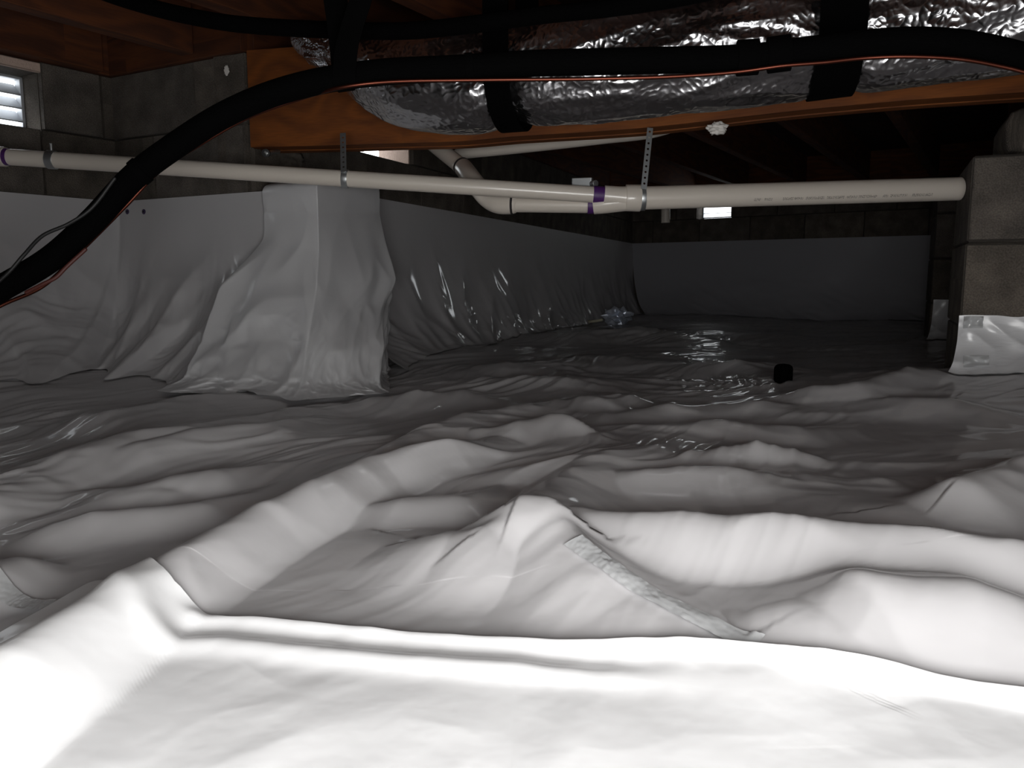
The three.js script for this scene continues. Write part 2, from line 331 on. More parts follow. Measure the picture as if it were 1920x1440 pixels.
function ridges(x, d) {
  let top = 0, rest = 0;
  for (const r of RIDGES) {
    if (x < r.box[0] || x > r.box[1] || d < r.box[2] || d > r.box[3]) continue;
    let best = 0;
    for (let i = 0; i + 1 < r.w.length; i++) {
      const a = r.w[i], b = r.w[i + 1], ex = b[0] - a[0], ed = b[1] - a[1], l2 = ex * ex + ed * ed, t = clamp(((x - a[0]) * ex + (d - a[1]) * ed) / l2, 0, 1), qx = x - a[0] - t * ex, qd = d - a[1] - t * ed;
      const near = qx * ed - qd * ex > 0 === true, w = near ? r.near : r.far, s = Math.hypot(qx, qd), sq = Math.sqrt(s * s + 0.00012) - 0.011, k = 1 - Math.max(0, sq) / w;
      if (k > 0) best = Math.max(best, lerp(a[2], b[2], t) * Math.pow(0.45 * k + 0.55 * k * k * (3 - 2 * k), r.p));
    }
    best *= 1 + 0.12 * crease(n2(x * 4.5, d * 4.5 + 20));
    if (best > top) { rest = Math.max(rest, top); top = best; } else rest = Math.max(rest, best);
  }
  return top + 0.25 * rest;
}
const crease = (n) => 0.5 - Math.sqrt(n * n + 0.002);
function crumple(x, d) {
  const wx = x + 0.12 * n2b(x * 1.3, d * 1.3), wd = d + 0.12 * n2b(x * 1.3 + 40, d * 1.3);
  const u = wx * JU[0] + wd * JU[1], v = wx * JN[0] + wd * JN[1], m = sstep(-0.3, 0.8, x);
  const a = crease(n2(u * 0.6, v * 3.4)), b = crease(n2(wx * 0.9 + 9, wd * 2.6)), big = lerp(a, b, m);
  const c = crease(n2b(u * 1.4 + 3, v * 8 + 1)), e = lerp(crease(n2(u * 2.2, v * 11 + 7)), crease(n2(wx * 1.4 + wd, wd * 6 + 7)), m), f = n2b(u * 5, v * 22);
  const g = 0.35 + 0.65 * sstep(-0.4, 0.5, n2(x * 0.9 + 70, d * 0.9));
  return 0.016 * big + (0.010 * c + 0.005 * e) * g + 0.003 * crease(n2(u * 3.2 + 8, v * 19)) * g + 0.0005 * f * g;
}
const ground = (x, d) => base(x, d) + ridges(x, d) + crumple(x, d) * (0.16 + 0.84 * sstep(0.9, 2.2, d));
// main sheet: rows get coarser with distance
const ROWS = 820, COLS = 620, D0 = -0.1, D1 = 9.8, G = 1.0;
{
  const k = Math.log((D1 + G) / (D0 + G));
  single('ground_sheet', surface(COLS, ROWS, (u, v) => {
    const d = (D0 + G) * Math.exp(k * v) - G, q = 2 * u - 1, c = 0.62 * q + 0.75 * q * q * q * Math.abs(q), x = c * (d + 0.85);
    const p = V(x, ground(x, d), d); p.u = x; p.v = d; return p;
  }, (p) => inside(p.x, -p.z, 0.03)), M.film, 'wide wrinkled white plastic ground sheet covering the whole crawl space floor in long folds', 'plastic sheet');
}
// near sheet lapped over it, its far edge running across the foreground
const edgePx = [[-400, 1480], [-160, 1345], [0, 1240], [110, 1168], [225, 1094], [268, 1100], [315, 1135], [370, 1162], [450, 1180], [600, 1193], [800, 1213], [1000, 1223], [1330, 1223], [1420, 1230], [1500, 1243], [1700, 1276], [1960, 1325], [2300, 1400]];
function groundAtPixel(px, py) { let q = atY(px, py, 0.05); for (let k = 0; k < 8; k++) q = atY(px, py, ground(q.x, -q.z)); return q; }
const edgeW = edgePx.map(([px, py], i) => { const q = groundAtPixel(px, py); if (i < 5) { q.x *= 1 + 0.05 / -q.z; q.z -= 0.05; } return [q.x, -q.z, q.x / (-q.z + 0.1)]; });
function lipDist(x, d) { let b = 9; for (let i = 7; i + 1 < edgeW.length; i++) { const a = edgeW[i], e = edgeW[i + 1], ex = e[0] - a[0], ed = e[1] - a[1], t = clamp(((x - a[0]) * ex + (d - a[1]) * ed) / (ex * ex + ed * ed), 0, 1); b = Math.min(b, Math.hypot(x - a[0] - t * ex, d - a[1] - t * ed)); } return b; }
function edgeAt(c) { let t = 0; for (let i = -4; i <= 4; i++) t += edgeRaw(c + i * 0.009); return t / 9; }
function edgeRaw(c) {
  if (c <= edgeW[0][2]) return edgeW[0][1];
  for (let i = 0; i + 1 < edgeW.length; i++) if (c <= edgeW[i + 1][2]) { const t = (c - edgeW[i][2]) / (edgeW[i + 1][2] - edgeW[i][2]); return lerp(edgeW[i][1], edgeW[i + 1][1], t); }
  return edgeW.at(-1)[1];
}
single('lapped_sheet', surface(900, 300, (u, v) => {
  const c = lerp(-1.5, 1.5, u), de = edgeAt(c), s = 1 - v, d = lerp(0.2, de, s * (2 - s) * 0.5 + s * 0.5), x = c * (d + 0.1), back = de - d;
  const ld = lipDist(x, d), lip = 0.009 * Math.exp(-((ld / 0.016) ** 2)) + 0.008 * sstep(0.25, 0.0, x) * Math.exp(-(((ld - 0.055) / 0.02) ** 2));
  const e = 0.007, flat = (2 * ground(x, d) + ground(x - e, d) + ground(x + e, d) + ground(x, d - e) + ground(x, d + e)) / 6;
  const p = V(x, flat + 0.008 + lip + 0.0012 * crease(n2(x * 5, d * 6 + 3)), d); p.u = x; p.v = d; return p;
}, (p) => inside(p.x, -p.z, 0.03)), M.film4, 'white plastic sheet, its strong light put into the colour, lapped over the ground sheet across the foreground', 'plastic sheet');

// ------------------------------------------------------------------ sheets hung on the walls
function miter(A, B, C, o) { const n1 = inward(A, B), n2_ = inward(B, C), k = 1 + n1[0] * n2_[0] + n1[1] * n2_[1]; return [B[0] + (n1[0] + n2_[0]) * o / k, B[1] + (n1[1] + n2_[1]) * o / k]; }
function hung(segs, nu, nv, fn, top) {
  // segs(o): plan polyline at offset o from the wall; fn(s, h) -> offset
  return surface(nu, nv, (u, v) => {
    const h = 1 - v, o = fn(u, h), line = segs(o), L = [0]; for (let i = 1; i < line.length; i++) L.push(L[i - 1] + span(line[i - 1], line[i]));
    const ref = segs(0), R = [0]; for (let i = 1; i < ref.length; i++) R.push(R[i - 1] + span(ref[i - 1], ref[i]));
    let s = u * R.at(-1), i = 0; while (i + 2 < R.length && s > R[i + 1]) i++;
    const t = (s - R[i]) / (R[i + 1] - R[i]), q = along(line[i], line[i + 1], t), g = ground(q[0], q[1]) + 0.004, y = lerp(g, top(u), Math.pow(h, 1.25));
    const p = V(q[0], y, q[1]); p.u = s; p.v = y; return p;
  });
}
const LEFT0 = along(P0, P1, 0.35), E2 = along(P1, P2, 1.3);
{
  const nA = inward(P0, P1), nB = inward(P1, P2), segs = (o) => [[LEFT0[0] + nA[0] * o, LEFT0[1] + nA[1] * o], miter(P0, P1, P2, o), [E2[0] + nB[0] * o, E2[1] + nB[1] * o]];
  const LA = span(LEFT0, P1), LT = LA + span(P1, E2);
  single('wall_sheet', hung(segs, 420, 150, (u, h) => {
    const s = u * LT - LA, low = Math.pow(1 - h, 2.1);
    const fold = 0.05 * crease(n2(s * 1.6 + 4, h * 0.8)) + 0.018 * crease(n2b(s * 3 + h * 1.2, h * 1.6)) + 0.004 * crease(n2(s * 6, h * 4));
    const pleat = (s0, h0, s1, h1, w, a) => { const t = clamp((h - h0) / (h1 - h0), 0, 1), q = (s - lerp(s0, s1, t)) / w, f = sstep(h0 + 0.12, h0 - 0.1, h) * sstep(h1 - 0.1, h1 + 0.05, h); return a * f * (0.3 + 0.7 * t) * Math.max(0, 1 - Math.sqrt(q * q + 0.02) + 0.14); };
    const fix = pleat(0.0, 1, -0.12, 0.2, 0.06, -0.03) + pleat(-0.85, 0.75, -0.66, 0.02, 0.16, 0.09) + pleat(0.27, 0.5, 0.06, 0.02, 0.09, 0.07) + pleat(0.52, 0.36, 0.3, 0.0, 0.09, 0.08) + pleat(-0.35, 0.4, -0.2, 0, 0.1, 0.05);
    return 0.03 + fix + low * (0.5 + 0.14 * n2(s * 1.7, 3)) + fold * sstep(0.95, 0.35, h) * (0.6 + 1.2 * (1 - h));
  }, () => 0.802), M.film, 'white plastic sheet hung round the left corner of the block walls, slumping onto the floor', 'plastic sheet');
}
const PIL = V(-0.784, 0, 3.2);
const C0 = along(P2, P3, 0.06);
{
  const nC = inward(P2, P3), nF = inward(P3, P4), LT = span(C0, P3);
  single('wall_sheet', hung((o) => [[C0[0] + nC[0] * o, C0[1] + nC[1] * o], miter(P2, P3, P4, o)], 300, 110, (u, h) => {
    const s = u * LT, low = Math.pow(1 - h, 2.3), fold = 0.03 * crease(n2(s * 1.2 + 30, h * 0.8)) + 0.01 * crease(n2b(s * 3 + h, h * 2 + 5));
    return 0.03 + low * (0.16 + 0.3 * Math.exp(-s / 0.9)) + fold * sstep(0.97, 0.4, h) * (0.4 + 1.2 * (1 - h));
  }, (u) => 0.865 - 0.03 * u), M.film, 'shadowed white plastic sheet along the wall running back behind the draped pillar', 'plastic sheet');
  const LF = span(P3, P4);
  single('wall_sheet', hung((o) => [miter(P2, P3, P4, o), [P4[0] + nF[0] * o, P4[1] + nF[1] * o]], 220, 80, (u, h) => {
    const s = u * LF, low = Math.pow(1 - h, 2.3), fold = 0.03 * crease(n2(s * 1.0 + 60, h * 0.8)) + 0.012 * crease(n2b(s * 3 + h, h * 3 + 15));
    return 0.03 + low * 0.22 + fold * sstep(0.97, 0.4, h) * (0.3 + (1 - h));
  }, () => 0.835), M.film3, 'darker grey plastic sheet hung along the far wall below the small bright vent', 'plastic sheet');
}
// ------------------------------------------------------------------ masonry pillar under its drape
{
  const a = [-0.784 - 0.035, 3.2 + 0.1], l = [a[0] - 0.874 * 0.2, a[1] + 0.487 * 0.2];
  const pil = structure('wall_pillar', wallBox(l, a, 0, 0.82, 0.16, 0.01), M.mortar); pil.name = 'wall_pillar';
  const rows = [
    [[640, 338, 3.62], [640, 338, 3.6], [600, 338, 3.4], [640, 340, 3.62], [660, 338, 3.6]],
    [[520, 344, 3.62], [500, 347, 3.36], [594, 341, 3.19], [706, 346, 3.72], [700, 346, 3.95]],
    [[512, 400, 3.64], [496, 400, 3.35], [596, 400, 3.18], [712, 400, 3.72], [706, 400, 3.95]],
    [[510, 455, 3.6], [490, 452, 3.28], [597, 470, 3.14], [722, 455, 3.66], [714, 455, 3.92]],
    [[440, 520, 3.5], [424, 530, 3.18], [594, 535, 3.06], [735, 522, 3.56], [728, 520, 3.85]],
    [[420, 570, 3.4], [400, 590, 3.08], [588, 585, 2.98], [724, 570, 3.4], [722, 570, 3.8]],
    [[400, 630, 3.3], [385, 645, 2.98], [580, 640, 2.9], [716, 630, 3.15], [718, 630, 3.7]],
    [[380, 690, 3.1], [352, 705, 2.84], [566, 716, 2.74], [712, 716, 2.92], [718, 690, 3.5]],
  ].map((r) => r.map((q) => at(...q)));
  const cols = 5, N = rows.length, last = rows[N - 1].map((p, i) => { const q = p.clone(); const out = new THREE.Vector3(p.x + 0.75, 0, p.z + 3.4).multiplyScalar(i === 4 ? 0.05 : 0.16); q.add(out); q.y = ground(q.x, -q.z) + 0.012; return q; });
  rows[N - 1].forEach((p) => { p.y = Math.max(ground(p.x, -p.z) + 0.02, p.y); });
  rows.push(last);
  const colCurves = rows[0].map((_, i) => new THREE.CatmullRomCurve3(rows.map((r) => r[i]), false, 'catmullrom', 0.35));
  single('pillar_drape', surface(260, 260, (u, v) => {
    const q = u * (cols - 1), i = Math.min(cols - 2, Math.floor(q)), t = q - i, tt = lerp(t, t * t * (3 - 2 * t), 0.25), a2 = colCurves[i].getPoint(v), b2 = colCurves[i + 1].getPoint(v), p = a2.lerp(b2, tt);
    const low = sstep(0.25, 0.8, v), wob = 0.05 * crease(n2(q * 1.3 + v * 1.2, v * 1.6 + 2)) + 0.02 * crease(n2b(q * 2.2 - v * 1.5, v * 2.4)) + 0.010 * sstep(0.5, 0.9, v) * crease(n2(q * 5 + 8, v * 9)) + 0.006 * sstep(0.7, 0.95, v) * crease(n2b(q * 11 + 8, v * 16));
    const out = new THREE.Vector3(p.x + 0.8, 0, p.z + 3.6).normalize();
    p.addScaledVector(out, wob * (0.12 + low)); if (v > 0.93) p.y = Math.max(p.y, ground(p.x, -p.z) + 0.008);
    p.u = q * 0.3; p.v = v; return p;
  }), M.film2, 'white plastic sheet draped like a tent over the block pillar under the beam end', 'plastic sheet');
}
// ------------------------------------------------------------------ beam
const BEAM = [[470, 276], [600, 273], [724, 269], [860, 265], [960, 256], [1204, 240], [1475, 209], [1700, 188], [1930, 172]];
const beamPlan = { A: [-1.13, 3.42], B: [1.74, 2.75] };
const bT = (px) => wallT(beamPlan.A, beamPlan.B, px);
const bDir = new THREE.Vector3(2.87, 0, 0.67).normalize(), bBack = new THREE.Vector3(0.227, 0, -0.974);
const beamCurve = new THREE.CatmullRomCurve3(BEAM.map(([px, py]) => { const q = along(beamPlan.A, beamPlan.B, bT(px)); return at(px, py, q[1]); }), false, 'centripetal');
{
  const end = beamCurve.getPoint(1), pts = [...Array(25)].map((_, i) => beamCurve.getPoint(i / 24)); pts.push(end.clone().addScaledVector(bDir, 1.2));
  const t = thing('wood_beam', 'long orange-brown wooden support beam crossing the crawl space behind the foil duct', 'beam', pts[12].clone());
  const W = 0.056;
  for (let k = 0; k < 3; k++) {
    const g = surface(pts.length - 1, 4, (u, v) => {
      const i = Math.round(u * (pts.length - 1)), q = Math.round(v * 4) % 4, p = pts[i].clone(), [a, b] = [[0, 0], [1, 0], [1, 1], [0, 1]][q];
      p.addScaledVector(bBack, (k + a) * (W + 0.003) - a * 0.003); if (b) p.y = TOP - 0.006; if (!b && k === 1) p.y += 0.004; p.u = i * 0.15 + k; p.v = a * W + b * 0.3; return p;
    }).toNonIndexed(); g.computeVertexNormals();
    const caps = [0, pts.length - 1].map((i) => { const c = new THREE.BoxGeometry(0.004, TOP - 0.006 - pts[i].y, W); c.rotateY(Math.atan2(0.67, 2.87)); const m = pts[i].clone().addScaledVector(bBack, k * (W + 0.003) + W / 2); c.translate(m.x, (TOP - 0.006 + pts[i].y) / 2, m.z); return c; });
    part('ply', [g, ...caps], M.beam, t);
  }
}
// ------------------------------------------------------------------ piers
function pier(name, label, F0, fdir, sdir, w, dep, levels, splits) {
  const t = thing(name, label, 'pier', V(F0[0], 0, F0[1]));
  for (let k = 0; k + 1 < levels.length; k++) {
    const gapY = 0.003, pieces = splits[k % splits.length];
    for (const [a, b, c, d] of pieces) {
      const o = [F0[0] + fdir[0] * a * w + sdir[0] * c * dep, F0[1] + fdir[1] * a * w + sdir[1] * c * dep], e = [F0[0] + fdir[0] * b * w + sdir[0] * c * dep, F0[1] + fdir[1] * b * w + sdir[1] * c * dep], g = 0.004;
      part('concrete_block', wallBox(along(o, e, g / w), along(o, e, 1 - g / w), levels[k] + gapY, levels[k + 1] - gapY, (d - c) * dep - 0.006, 0.007), [M.block, M.block2, M.block3][Math.floor(rand() * 3)], t);
    }
    part('mortar', wallBox([F0[0] + fdir[0] * 0.01 + sdir[0] * 0.01, F0[1] + fdir[1] * 0.01 + sdir[1] * 0.01], [F0[0] + fdir[0] * (w - 0.01) + sdir[0] * 0.01, F0[1] + fdir[1] * (w - 0.01) + sdir[1] * 0.01], levels[k], levels[k + 1], dep - 0.02, 0.004), M.mortar, t);
  }
  return t;
}
const PF = at(1806, 500, 2.75), PF0 = [PF.x, 2.75], FD = [0.907, -0.42], SD = [0.42, 0.907];
const frontPier = pier('block_pier', 'grey concrete block pier standing at the right edge in front of the drain pipe', PF0, FD, SD, 0.6, 0.58, [-0.01, 0.277, 0.564, 0.852], [[[0, 1, 0, .5], [0, 1, .5, 1]], [[0, .34, 0, 1], [.34, 1, 0, 1]]]);
part('cap_block', (() => { const a = [PF0[0] + 0.13, PF0[1] + 0.03], g = wallBox(a, [a[0] + FD[0] * 0.5, a[1] + FD[1] * 0.5], 0.855, 1.02, 0.42, 0.05); return g; })(), M.block3, frontPier);
const PR = at(1748, 500, 5.2), PR0 = [PR.x, 5.2];
pier('block_pier', 'dark concrete block pier standing farther back, seen left of the nearer pier', PR0, FD, SD, 0.6, 0.58, [-0.01, 0.277, 0.564, 0.852, 1.05], [[[0, 1, 0, .5], [0, 1, .5, 1]], [[0, .5, 0, 1], [.5, 1, 0, 1]]]);
const wrapPoint = (F0, top, flare, a, h, more) => {
  const o = 0.014 + more + flare * Math.pow(1 - h, 2.4) + 0.03 * (1 - h) * crease(n2(a * 6 + F0[0], h * 1.5)), x = F0[0] + FD[0] * a - SD[0] * o, d = F0[1] + FD[1] * a - SD[1] * o;
  const p = V(x, lerp(ground(x, d) + 0.006, top + 0.004 * n2(a * 8, 1), Math.pow(h, 1.2)), d); p.u = a; p.v = h; return p;
};
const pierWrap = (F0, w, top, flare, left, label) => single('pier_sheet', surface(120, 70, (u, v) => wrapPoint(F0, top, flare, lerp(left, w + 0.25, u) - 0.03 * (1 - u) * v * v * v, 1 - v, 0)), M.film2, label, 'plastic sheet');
pierWrap(PF0, 0.55, 0.318, 0.11, -0.002, 'bright white plastic sheet taped round the foot of the nearer block pier');
pierWrap(PR0, 0.2, 0.30, 0.1, 0.02, 'small white plastic sheet round the foot of the farther block pier');
const tapePatch = (a0, a1, h0, h1, label) => single('tape_patch', surface(24, 24, (u, v) => wrapPoint(PF0, 0.318, 0.11, lerp(a0, a1, u), lerp(h0, h1, v), 0.009 + 0.010 * n2(u * 1.3 + h0 * 30, v * 1.3))), M.tape, label, 'tape');
tapePatch(0.012, 0.07, 0.80, 0.985, 'shiny tape patch at the top corner of the white sheet on the nearer pier');
tapePatch(0.015, 0.09, 0.16, 0.36, 'shiny tape patch low down on the white sheet on the nearer pier');

// ------------------------------------------------------------------ insulated foil duct
const ductPts = [[3300, -190, 1.75], [2600, -75, 1.9], [2150, -18, 2.05], [1920, 14, 2.15], [1750, 38, 2.22], [1500, 74, 2.3], [1200, 113, 2.4], [960, 140, 2.5], [820, 150, 2.58], [720, 128, 2.7], [650, 100, 2.86], [600, 85, 3.0]].map((q) => at(...q));
const ductCurve = new THREE.CatmullRomCurve3(ductPts, false, 'centripetal');
const LENGTH = ductCurve.getLength();
const uAt = (px) => { let b = 0, e = 1e9; for (let i = 0; i <= 1200; i++) { const p = ductCurve.getPointAt(i / 1200), q = p.x / -p.z, [k] = ray(px, 100), z = Math.abs(q - k); if (z < e) { e = z; b = i / 1200; } } return b; };
const pinch = [uAt(1562), uAt(960), uAt(640)];
const UP = new THREE.Vector3(0, 1, 0);
function ductAt(u, ang) {
  const c = ductCurve.getPointAt(u), t = ductCurve.getTangentAt(u), s = new THREE.Vector3().crossVectors(t, UP).normalize(), up = new THREE.Vector3().crossVectors(s, t).normalize();
  const end = sstep(0, 0.62, (1 - u) * LENGTH); let r = lerp(0.075, 0.16, end);
  let pin = 0; for (const q of pinch) pin = Math.max(pin, Math.exp(-(((u - q) * LENGTH / 0.055) ** 2)));
  r *= 1 - 0.13 * pin;
  const dir = s.multiplyScalar(Math.cos(ang)).addScaledVector(up, Math.sin(ang)), w = u * LENGTH;
  return { c, t, dir, r, w, pin };
}
{
  const t = thing('foil_duct', 'silver foil wrapped air duct slung under the joists by black straps', 'duct', ductCurve.getPointAt(0.5));
  part('foil_jacket', surface(900, 200, (u, v) => {
    const ang = v * Math.PI * 2, { c, dir, r, w, pin } = ductAt(u, ang), cx = Math.cos(ang) * 0.35, cy = Math.sin(ang) * 0.35;
    const rough = 0.35 + 0.65 * sstep(0.55, 0.15, Math.abs(Math.sin(ang) - 0.05)) , k = 0.012 * crease(n3(w * 2.4, cx * 4, cy * 4)) + (0.006 * crease(n3(w * 9 + 4, cx * 6, cy * 6)) + 0.004 * crease(n3(w * 20, cx * 18, cy * 18 + 4)) * (0.5 + pin) + 0.0012 * crease(n3(w * 44, cx * 40, cy * 40))) * rough;
    const sag = 0.008 * Math.max(0, -Math.sin(ang)) * (1 - pin);
    const p = c.addScaledVector(dir, r + k - 0.01 + sag); p.u = w; p.v = v; return p;
  }), M.foil, t);
  const a = ductCurve.getPointAt(1), tan = ductCurve.getTangentAt(1);
  part('collar', tube([a.clone().addScaledVector(tan, -0.05), a, a.clone().addScaledVector(tan, 0.1).add(new THREE.Vector3(0, 0.02, -0.03)), a.clone().add(new THREE.Vector3(0.02, 0.03, -0.12))], 0.066, 40, 24), M.foil, t);
}
// black webbing straps that carry the duct
function ductStrap(px, width, label) {
  const u = uAt(px), { c, t, r } = ductAt(u, 0), s = new THREE.Vector3().crossVectors(t, UP).normalize(), R = r + 0.02, pts = [];
  const front = s.clone().multiplyScalar(s.z > 0 ? 1 : -1);
  pts.push(c.clone().addScaledVector(front, R).setY(TOP - 0.002));
  for (let a = 0; a <= 12; a++) { const an = -Math.PI * a / 12; pts.push(c.clone().addScaledVector(front, R * Math.cos(an)).add(new THREE.Vector3(0, R * Math.sin(an) - 0.004, 0))); }
  pts.push(c.clone().addScaledVector(front, -R).setY(TOP - 0.002));
  return single('duct_strap', ribbon(pts, width, 0.006, () => t.clone(), 90), M.strap, label, 'strap');
}
ductStrap(1562, 0.115, 'wide black webbing strap carrying the foil duct above the right end of the beam');
ductStrap(960, 0.075, 'black webbing strap round the foil duct near the middle, hanging lowest');
{
  const side = new THREE.Vector3(1, 0, 0);
  single('pipe_strap', ribbon([at(690, -60, 1.86), at(676, 0, 1.86), at(662, 45, 1.86), at(650, 90, 1.85), at(645, 150, 1.84), at(643, 168, 1.88)], 0.05, 0.006, () => side, 50), M.strap, 'narrow black strap slanting down to the insulated line at the left end of the duct', 'strap');
  single('pipe_strap', ribbon([at(620, -60, 1.95), at(632, 20, 1.94), at(640, 80, 1.93), at(644, 130, 1.92), at(643, 168, 1.9)], 0.055, 0.006, () => side, 50), M.strap, 'black strap hanging nearly straight beside the left end of the duct', 'strap');
}
// ------------------------------------------------------------------ refrigerant lines
const line = [[-420, 1010, 1.3], [-330, 800, 1.5], [-200, 670, 1.68], [-90, 595, 1.76], [0, 542, 1.8], [94, 486, 1.82], [172, 416, 1.84], [253, 330, 1.85], [330, 272, 1.86], [417, 217, 1.87], [505, 178, 1.87], [600, 152, 1.87], [720, 135, 1.87], [860, 128, 1.87], [1000, 119, 1.87], [1200, 114, 1.86], [1400, 108, 1.84], [1500, 96, 1.82], [1600, 84, 1.8], [1700, 77, 1.78], [1800, 82, 1.76], [1920, 108, 1.74], [2100, 170, 1.72]];
const lineSet = thing('insulated_line', 'thick black foam insulated refrigerant line sweeping from lower left across under the duct', 'pipe', at(505, 178, 1.87));
part('foam_sleeve', tube(line.map((q) => at(...q)), 0.0285, 320, 20), M.foam, lineSet);
for (const [px, w, wr] of [[1401, 35, 0.038], [1459, 37, 0.038], [640, 22, 0.0315], [880, 14, 0.0315], [250, 14, 0.0315]]) {
  const c = new THREE.CatmullRomCurve3(line.map((q) => at(...q)), false, 'centripetal'); let b = 0, e = 9;
  for (let i = 0; i <= 2000; i++) { const p = c.getPoint(i / 2000), z = Math.abs(p.x / -p.z - ray(px, 120)[0]); if (z < e && p.y > 0.5) { e = z; b = i / 2000; } }
  const p = c.getPoint(b), t = c.getTangent(b); part('tape_wrap', spin(p.clone().addScaledVector(t, -w / 1490), p.clone().addScaledVector(t, w / 1490), [[0, 0.0285], [0.001, wr], [2 * w / 1490 - 0.001, wr], [2 * w / 1490, 0.0285]], 24), M.strap, lineSet);
}
const copperPts = [[-330, 830, 1.48], [-90, 625, 1.74], [0, 572, 1.78], [80, 535, 1.8], [150, 470, 1.82], [235, 385, 1.83], [300, 318, 1.84], [370, 272, 1.85], [470, 216, 1.85], [560, 184, 1.85], [640, 162, 1.85], [720, 152, 1.85], [900, 148, 1.85], [1100, 146, 1.84], [1250, 142, 1.83], [1380, 133, 1.82], [1470, 121, 1.8], [1545, 115, 1.79], [1620, 107, 1.78], [1700, 104, 1.76], [1800, 109, 1.74], [1870, 121, 1.73], [1930, 136, 1.72], [2100, 200, 1.7]];
single('copper_line', tube(copperPts.map(([x, y, d]) => at(x, y + 2, d + (x < 640 ? 0.05 : -0.006))), 0.0046, 360, 10), M.copper, 'thin bare copper refrigerant line strapped along the underside of the black insulated line', 'pipe');
single('black_hose', tube([[40, -90, 2.3], [180, -20, 2.28], [300, 18, 2.26], [420, 42, 2.25], [515, 51, 2.24], [650, 57, 2.2], [760, 58, 2.18], [870, 48, 2.16], [960, 36, 2.15], [1030, 27, 2.15], [1130, 17, 2.15], [1250, 0, 2.12], [1400, -30, 2.1]].map((q) => at(...q)), 0.0215, 200, 16), M.foam, 'black insulated hose running along the top of the duct under the joists', 'hose');
single('control_wire', tube([[215, 335, 1.8], [170, 392, 1.78], [128, 420, 1.77], [80, 442, 1.76], [45, 478, 1.76], [15, 512, 1.75], [-60, 575, 1.74]].map((q) => at(...q)), 0.0042, 80, 8), M.black, 'thin black wire bowing away above the insulated line at the lower left', 'wire');
single('control_wire', tube([[160, 468, 1.8], [125, 500, 1.785], [105, 520, 1.775], [82, 532, 1.77], [50, 548, 1.77]].map((q) => at(...q)), 0.0045, 60, 8), M.red, 'short reddish wire loop hanging just below the insulated line at lower left', 'wire');

// ------------------------------------------------------------------ drain pipes
const PD = 2.95;
{
  const a = at(-130, 285, 3.02), b = at(1121, 365.6, PD), t = thing('drain_pipe', 'thin white plastic drain pipe running along the left wall to the wye fitting', 'pipe', a);
  const r = 0.0295, dir = b.clone().sub(a).normalize(); part('pipe', rod(a, b, r), M.pvc, t);
  const on = (px) => { const s = (() => { let lo = 0, hi = 1; for (let i = 0; i < 40; i++) { const m = (lo + hi) / 2, p = a.clone().lerp(b, m); if (p.x / -p.z < ray(px, 330)[0]) lo = m; else hi = m; } return lo; })(); return a.clone().lerp(b, s); };
  const q = on(21), L = 0.016; part('primer_ring', spin(q.clone().addScaledVector(dir, -L), q, [[0, r], [0.001, r + 0.0012], [L, r + 0.0012], [L, r]]), M.primer, t, 'purple primer ring');
  const cpl = on(-30); part('coupling', spin(cpl.clone().addScaledVector(dir, -0.07), q.clone().addScaledVector(dir, -L), [[0, r], [0.001, r + 0.006], [cpl.distanceTo(q) + 0.07 - L, r + 0.006], [cpl.distanceTo(q) + 0.071 - L, r]]), M.pvc, t);
  // metal pipe clamps and the perforated hanger are things of their own
  const k = on(100); const cl = thing('pipe_clamp', 'small zinc clamp round the thin drain pipe near the louvred vent', 'clamp', k.clone());
  part('band', spin(k.clone().addScaledVector(dir, -0.014), k.clone().addScaledVector(dir, 0.014), [[0, r], [0, r + 0.004], [0.028, r + 0.004], [0.028, r]]), M.zinc, cl);
  part('screw', rod(k.clone().add(new THREE.Vector3(0, r, 0)), k.clone().add(new THREE.Vector3(0, r + 0.03, 0)), 0.005, 10), M.zinc, cl);
}
const wyeA = at(1128, 368, PD), wyeB = at(1200, 371.5, PD), mainB = at(1799, 354, PD), mainDir = mainB.clone().sub(wyeB).normalize(), RM = 0.0415;
